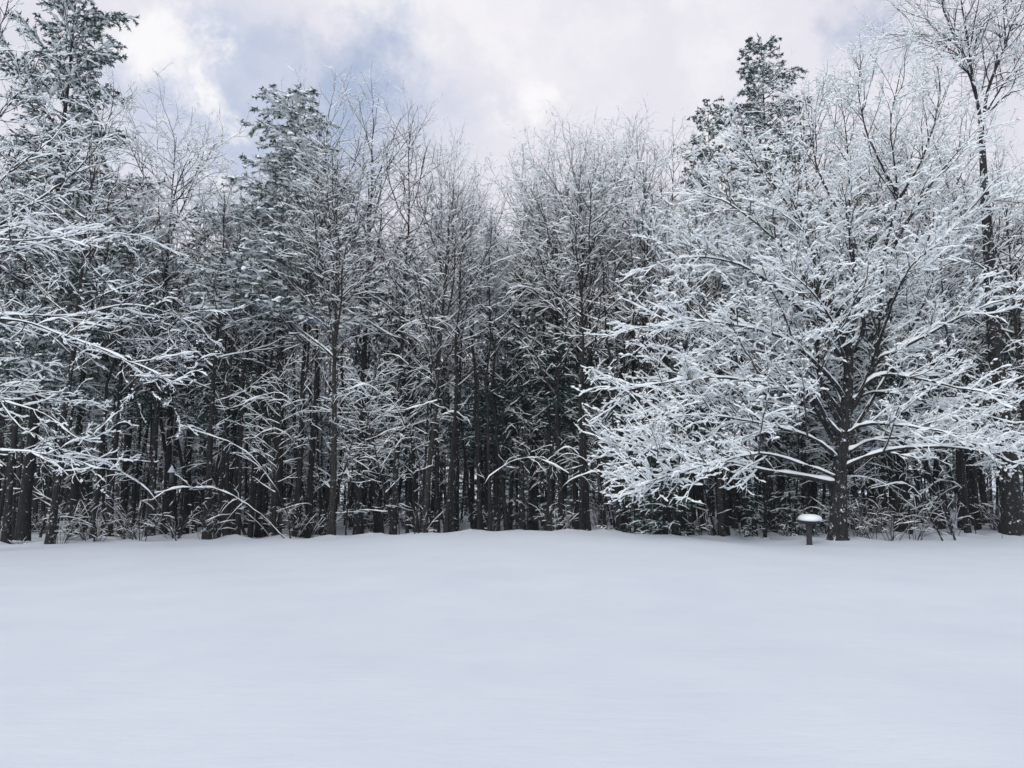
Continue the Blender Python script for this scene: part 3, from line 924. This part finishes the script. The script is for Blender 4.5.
arched([(414, 538), (421, 470), (402, 417), (387, 397), (367, 386), (349, 391)], 26.0, .04, 'sapling bent into a thick white hook right of the brownish trunk', 1)
arched([(400, 538), (396, 460), (402, 418), (420, 408), (440, 403)], 26.2, .025, 'thin stem leaning right out of the white hooked sapling', 2)
arched([(291, 540), (285, 507), (268, 477), (248, 455), (221, 440), (192, 430)], 25.2, .04, 'long sapling arching left to a high tip across the twin trunks', 3)
arched([(288, 541), (262, 516), (244, 503), (221, 491), (200, 486), (171, 487), (152, 498)], 25.0, .035, 'low flat arched sapling drooping left below the small cone feeder', 4)
arched([(178, 542), (154, 497), (129, 476), (112, 461), (90, 452), (66, 451)], 24.6, .035, 'sapling leaning left in a straight snowy line near the left edge', 5)
arched([(956, 541), (944, 507), (932, 476), (927, 458), (918, 440)], 25.0, .055, 'upper one of two dark stems leaning left in the brush right of the maple', 6)
arched([(944, 541), (928, 510), (916, 488), (900, 478), (876, 484)], 24.8, .045, 'lower one of two leaning stems, its tip bent to the left towards the maple', 7)
arched([(345, 538), (352, 480), (365, 440), (380, 360), (410, 325), (450, 318)], 27.0, .04, 'slender tall sapling curving right above the white hook', 8)
arched([(330, 538), (318, 470), (300, 415), (280, 395), (258, 398), (240, 408)], 26.0, .035, 'sapling curved over to the left in front of the two black trunks', 9)
arched([(548, 536), (560, 490), (590, 470), (620, 472), (650, 480)], 26.0, .03, 'low thin sapling leaning right towards the tip of the maple limb', 10)


BENT = 'thin sapling bent into a bow by snow among the dark trunks'
rng = np.random.default_rng(91)
for i in range(18):
    px = rng.uniform(240, 620) if i < 10 else (rng.uniform(10, 70) if i < 13 else rng.uniform(870, 1010))
    d = rng.uniform(25.6, 30.0)
    sg = -1 if px > 860 or px < 70 else (1 if px < 300 else rng.choice((-1, 1)))
    hh = rng.uniform(45, 150)
    w_ = rng.uniform(40, 100) * sg
    arched([(px, 538), (px + 0.08 * w_, 538 - 0.6 * hh), (px + 0.35 * w_, 538 - 0.93 * hh), (px + 0.68 * w_, 538 - hh), (px + w_, 538 - hh * rng.uniform(0.72, 0.95))], d,
           rng.uniform(.014, .028), BENT, 100 + i)

# ------------------------------------------------------------------ bird bath
def lathe(mb, prof, S=28, c=(0, 0, 0), lump=None, rng=None):
    a = np.arange(S) / S * 2 * PI
    pr = np.asarray(prof, float)
    V = np.stack([pr[:, None, 0] * np.cos(a)[None], pr[:, None, 0] * np.sin(a)[None], np.repeat(pr[:, 1:2], S, 1)], -1)
    if lump:
        V[..., :2] *= (1 + lump * np.sin(a * 2 + 0.6) + lump * 0.6 * np.sin(a * 3 + 2))[None, :, None]
        V[..., 2] += lump * 0.25 * np.cos(a + 0.8)[None] * pr[:, None, 0]
    V = V + np.asarray(c)
    mb.rings(V[None])


D = 22.6
bb = pt(809.5, 545, D)
bb[2] = float(gz(bb[0], bb[1]))
bath = empty('bird_bath', bb, 0.4, 'dark pedestal bird bath heaped with a round cap of snow beside the maple', 'bird bath')
k = MB()
lathe(k, [(0.0, -0.1), (0.115, -0.1), (0.11, -0.02), (0.075, 0.03), (0.078, 0.12), (0.07, 0.3), (0.076, 0.45), (0.075, 0.54), (0.10, 0.57), (0.0, 0.575)])
k.build('pedestal', M['stone'], bath)
k = MB()
lathe(k, [(0.0, 0.56), (0.11, 0.565), (0.2, 0.59), (0.30, 0.635), (0.325, 0.665), (0.315, 0.68), (0.28, 0.665), (0.15, 0.62), (0.0, 0.61)], 32)
basin = k.build('basin', M['stone'], bath)
k = MB()
lathe(k, [(0.0, 0.615), (0.26, 0.655), (0.325, 0.672), (0.345, 0.71), (0.33, 0.775), (0.25, 0.83), (0.13, 0.855), (0.0, 0.86)], 32, lump=0.09)
cap = k.build('snow_cap', M['snow'], basin)
cap.rotation_euler = (0.03, 0.05, 0)

# ------------------------------------------------------------------ cone roofed feeder hanging in the woods
D = 21.0
fb = pt(171, 484, D)
feed = empty('bird_feeder', fb, 0, 'small grey cone roofed feeder hanging in the dark woods left of the twin trunks', 'bird feeder')
k = MB()
lathe(k, [(0.0, 0.0), (0.05, 0.0), (0.05, 0.36), (0.0, 0.37)], 14)
lathe(k, [(0.0, -0.03), (0.09, -0.03), (0.09, -0.01), (0.0, -0.005)], 14)
k.build('seed_tube', M['wire'], feed)
k = MB()
lathe(k, [(0.03, 0.30), (0.10, 0.30), (0.097, 0.325), (0.035, 0.44), (0.012, 0.49), (0.0, 0.50)], 18)
k.build('cone_roof', M['metal'], feed)
k = MB()
lathe(k, [(0.012, 0.49), (0.010, 4.55), (0.0, 4.55)], 6)
k.build('hanging_wire', M['wire'], feed)

# ------------------------------------------------------------------ falling flakes
rng = np.random.default_rng(77)
n = 2600
y = 13 + 20 * rng.random(n) ** 0.7
P = np.stack([rng.uniform(-0.75, 0.75, n) * y, y, 1.3 + rng.random(n) * (0.9 + 0.45 * y)], -1)
o8 = np.array([(1, 0, 0), (0, 1, 0), (-1, 0, 0), (0, -1, 0), (0, 0, 1), (0, 0, -1)], float)
f8 = np.array([(0, 1, 4), (1, 2, 4), (2, 3, 4), (3, 0, 4), (1, 0, 5), (2, 1, 5), (3, 2, 5), (0, 3, 5)])
r = rng.uniform(0.005, 0.0095, (n, 1, 1))
V = (P[:, None] + o8[None] * r).reshape(-1, 3)
F = (f8[None] + np.arange(n)[:, None, None] * 6).reshape(-1, 3)
k = MB()
k.add(V, None, F)
tag(k.build('falling_snow', M['snow']), 'sparse small snowflakes drifting down in front of the woods', 'snowflakes', kind='stuff')

# ------------------------------------------------------------------ thin haze of fine snow in the air
HAZE = 0.0004
hm = bpy.data.materials.new('snowy_air')
hm.use_nodes = True
hn = hm.node_tree
hn.nodes.clear()
ho = hn.nodes.new('ShaderNodeOutputMaterial')
hv = hn.nodes.new('ShaderNodeVolumePrincipled')
hv.inputs['Color'].default_value = (0.80, 0.88, 0.93, 1)
hv.inputs['Density'].default_value = HAZE
hn.links.new(hv.outputs['Volume'], ho.inputs['Volume'])
k = MB()
X0, X1, Y0, Y1, Z0, Z1 = -1700, 1700, -1700, 1700, -3.0, 45.0
V = np.array([(x, y, z) for z in (Z0, Z1) for y in (Y0, Y1) for x in (X0, X1)], float)
k.add(V, np.array([(0, 2, 3, 1), (4, 5, 7, 6), (0, 1, 5, 4), (2, 6, 7, 3), (0, 4, 6, 2), (1, 3, 7, 5)]))
tag(k.build('haze', hm, smooth=False), 'thin cold haze of fine snow hanging between the trees', 'haze', kind='stuff')

# ------------------------------------------------------------------ sky
SUN_EL, SUN_AZ = math.radians(33), math.radians(205)      # azimuth clockwise from +Y (the view)
w = bpy.data.worlds.new('World')
bpy.context.scene.world = w
w.use_nodes = True
nt = w.node_tree
nt.nodes.clear()
out = nt.nodes.new('ShaderNodeOutputWorld')
bg = nt.nodes.new('ShaderNodeBackground')
bg.inputs['Strength'].default_value = 0.1
sky = nt.nodes.new('ShaderNodeTexSky')
sky.sky_type = 'NISHITA'
sky.sun_disc = False
sky.sun_elevation = SUN_EL
sky.sun_rotation = SUN_AZ
tc = nt.nodes.new('ShaderNodeTexCoord')


def vmath(op, a, b=None, val=None):
    nn = nt.nodes.new('ShaderNodeVectorMath')
    nn.operation = op
    nt.links.new(a, nn.inputs[0])
    if b is not None:
        if isinstance(b, tuple):
            nn.inputs[1].default_value = b
        else:
            nt.links.new(b, nn.inputs[1])
    if val is not None:
        nn.inputs['Scale'].default_value = val
    return nn


def fmath(op, a, b, c=None, clamp=False):
    nn = nt.nodes.new('ShaderNodeMath')
    nn.operation = op
    nn.use_clamp = clamp
    for i, vv in enumerate((a, b, c)):
        if vv is None:
            continue
        if isinstance(vv, (int, float)):
            nn.inputs[i].default_value = vv
        else:
            nt.links.new(vv, nn.inputs[i])
    return nn.outputs[0]


def ramp(fac, stops, interp='EASE'):
    r = nt.nodes.new('ShaderNodeValToRGB')
    r.color_ramp.interpolation = interp
    while len(r.color_ramp.elements) < len(stops):
        r.color_ramp.elements.new(0.5)
    for e, (p, c) in zip(r.color_ramp.elements, stops):
        e.position = p
        e.color = (c, c, c, 1) if isinstance(c, (int, float)) else (*c, 1)
    nt.links.new(fac, r.inputs['Fac'])
    return r.outputs['Color']


def noise(vec, scale, detail=5, rough=0.55):
    nn = nt.nodes.new('ShaderNodeTexNoise')
    nn.inputs['Scale'].default_value = scale
    nn.inputs['Detail'].default_value = detail
    nn.inputs['Roughness'].default_value = rough
    nt.links.new(vec, nn.inputs['Vector'])
    return nn


dirv = tc.outputs['Generated']
wn = noise(dirv, 5.5, 9, 0.66)
off = vmath('SUBTRACT', wn.outputs['Color'], (0.5, 0.5, 0.5))
offs = vmath('SCALE', off.outputs[0], None, 0.34)
wd = vmath('ADD', dirv, offs.outputs[0]).outputs[0]


def dirof(px, py):
    v = pt(px, py, 10.0) - np.array([0, 0, CAM_H])
    v = v / np.linalg.norm(v)
    return (float(v[0]), float(v[1]), float(v[2]))


def blob(px, py, rin, rout, vec=None):
    """1 inside a patch of sky round this direction, 0 outside, with torn edges."""
    dd = vmath('DISTANCE', vec or wd, dirof(px, py)).outputs['Value']
    mr = nt.nodes.new('ShaderNodeMapRange')
    mr.interpolation_type = 'SMOOTHSTEP'
    mr.inputs['From Min'].default_value = rin
    mr.inputs['From Max'].default_value = rout
    mr.inputs['To Min'].default_value = 1
    mr.inputs['To Max'].default_value = 0
    nt.links.new(dd, mr.inputs['Value'])
    return mr.outputs['Result']


def mixc(fac, a, b):
    nn = nt.nodes.new('ShaderNodeMix')
    nn.data_type = 'RGBA'
    if isinstance(fac, (int, float)):
        nn.inputs['Factor'].default_value = fac
    else:
        nt.links.new(fac, nn.inputs['Factor'])
    for sock, vv in (('A', a), ('B', b)):
        if isinstance(vv, tuple):
            nn.inputs[sock].default_value = (*vv, 1)
        else:
            nt.links.new(vv, nn.inputs[sock])
    return nn.outputs['Result']


# thick pale cloud with faint structure
cn = noise(wd, 2.6, 7, 0.55)
cloud = ramp(cn.outputs['Fac'], [(0.32, (7.0, 7.05, 7.8)), (0.48, (7.9, 7.75, 8.45)), (0.66, (9.0, 8.85, 9.2))])
# thinner blue grey patches
b1 = blob(215, 105, 0.03, 0.19)
b2_ = blob(330, 110, 0.03, 0.16)
b3_ = blob(400, 120, 0.0, 0.13)
gap = fmath('MAXIMUM', fmath('MAXIMUM', b1, b2_), fmath('MULTIPLY', b3_, 0.6), clamp=True)
grey = mixc(gap, cloud, (5.35, 5.95, 7.5))
bl = blob(335, 92, 0.0, 0.13)
bl2 = blob(880, 15, 0.0, 0.07)
hole = fmath('MULTIPLY', fmath('MAXIMUM', bl, bl2), 0.5, clamp=True)
skyblue = mixc(0.5, sky.outputs['Color'], (3.6, 4.8, 7.4))
col = mixc(hole, grey, skyblue)
# bright cumulus heads
p1 = fmath('MAXIMUM', blob(150, 38, 0.02, 0.085), blob(205, 60, 0.0, 0.05))
p2 = fmath('MAXIMUM', blob(527, 105, 0.0, 0.065), blob(205, 148, 0.0, 0.05))
puff = fmath('MULTIPLY', fmath('MAXIMUM', p1, p2), 0.9, clamp=True)
col = mixc(puff, col, (9.8, 9.6, 9.6))
# behind the field the cloud is bluer and thinner
sx = nt.nodes.new('ShaderNodeSeparateXYZ')
nt.links.new(dirv, sx.inputs[0])
mr = nt.nodes.new('ShaderNodeMapRange')
mr.inputs['From Min'].default_value = 0.35
mr.inputs['From Max'].default_value = -0.6
nt.links.new(sx.outputs['Y'], mr.inputs['Value'])
back = fmath('MULTIPLY', mr.outputs['Result'], 0.6)
col = mixc(back, col, sky.outputs['Color'])
nt.links.new(col, bg.inputs['Color'])
nt.links.new(bg.outputs[0], out.inputs['Surface'])

sd = bpy.data.lights.new('sun', 'SUN')
sd.energy = 1.5
sd.angle = math.radians(25)
sd.color = (1.0, 0.97, 0.93)
so = bpy.data.objects.new('sun', sd)
C.objects.link(so)
sv = Vector((math.sin(SUN_AZ) * math.cos(SUN_EL), math.cos(SUN_AZ) * math.cos(SUN_EL), math.sin(SUN_EL)))
so.rotation_euler = (-sv).to_track_quat('-Z', 'Y').to_euler()

# ------------------------------------------------------------------ render settings
sc = bpy.context.scene
sc.render.engine = 'CYCLES'
sc.view_settings.view_transform = 'Standard'
sc.view_settings.look = 'None'
sc.view_settings.gamma = 1
sc.view_settings.use_curve_mapping = False
sc.view_settings.exposure = 0.05
sc.cycles.volume_bounces = 1
sc.cycles.max_bounces = 5
sc.cycles.diffuse_bounces = 3
sc.cycles.glossy_bounces = 1
sc.cycles.transmission_bounces = 0
sc.cycles.caustics_reflective = False
sc.cycles.caustics_refractive = False
sc.cycles.use_denoising = True
sc.cycles.denoising_prefilter = 'ACCURATE'
sc.cycles.denoising_input_passes = 'RGB_ALBEDO_NORMAL'
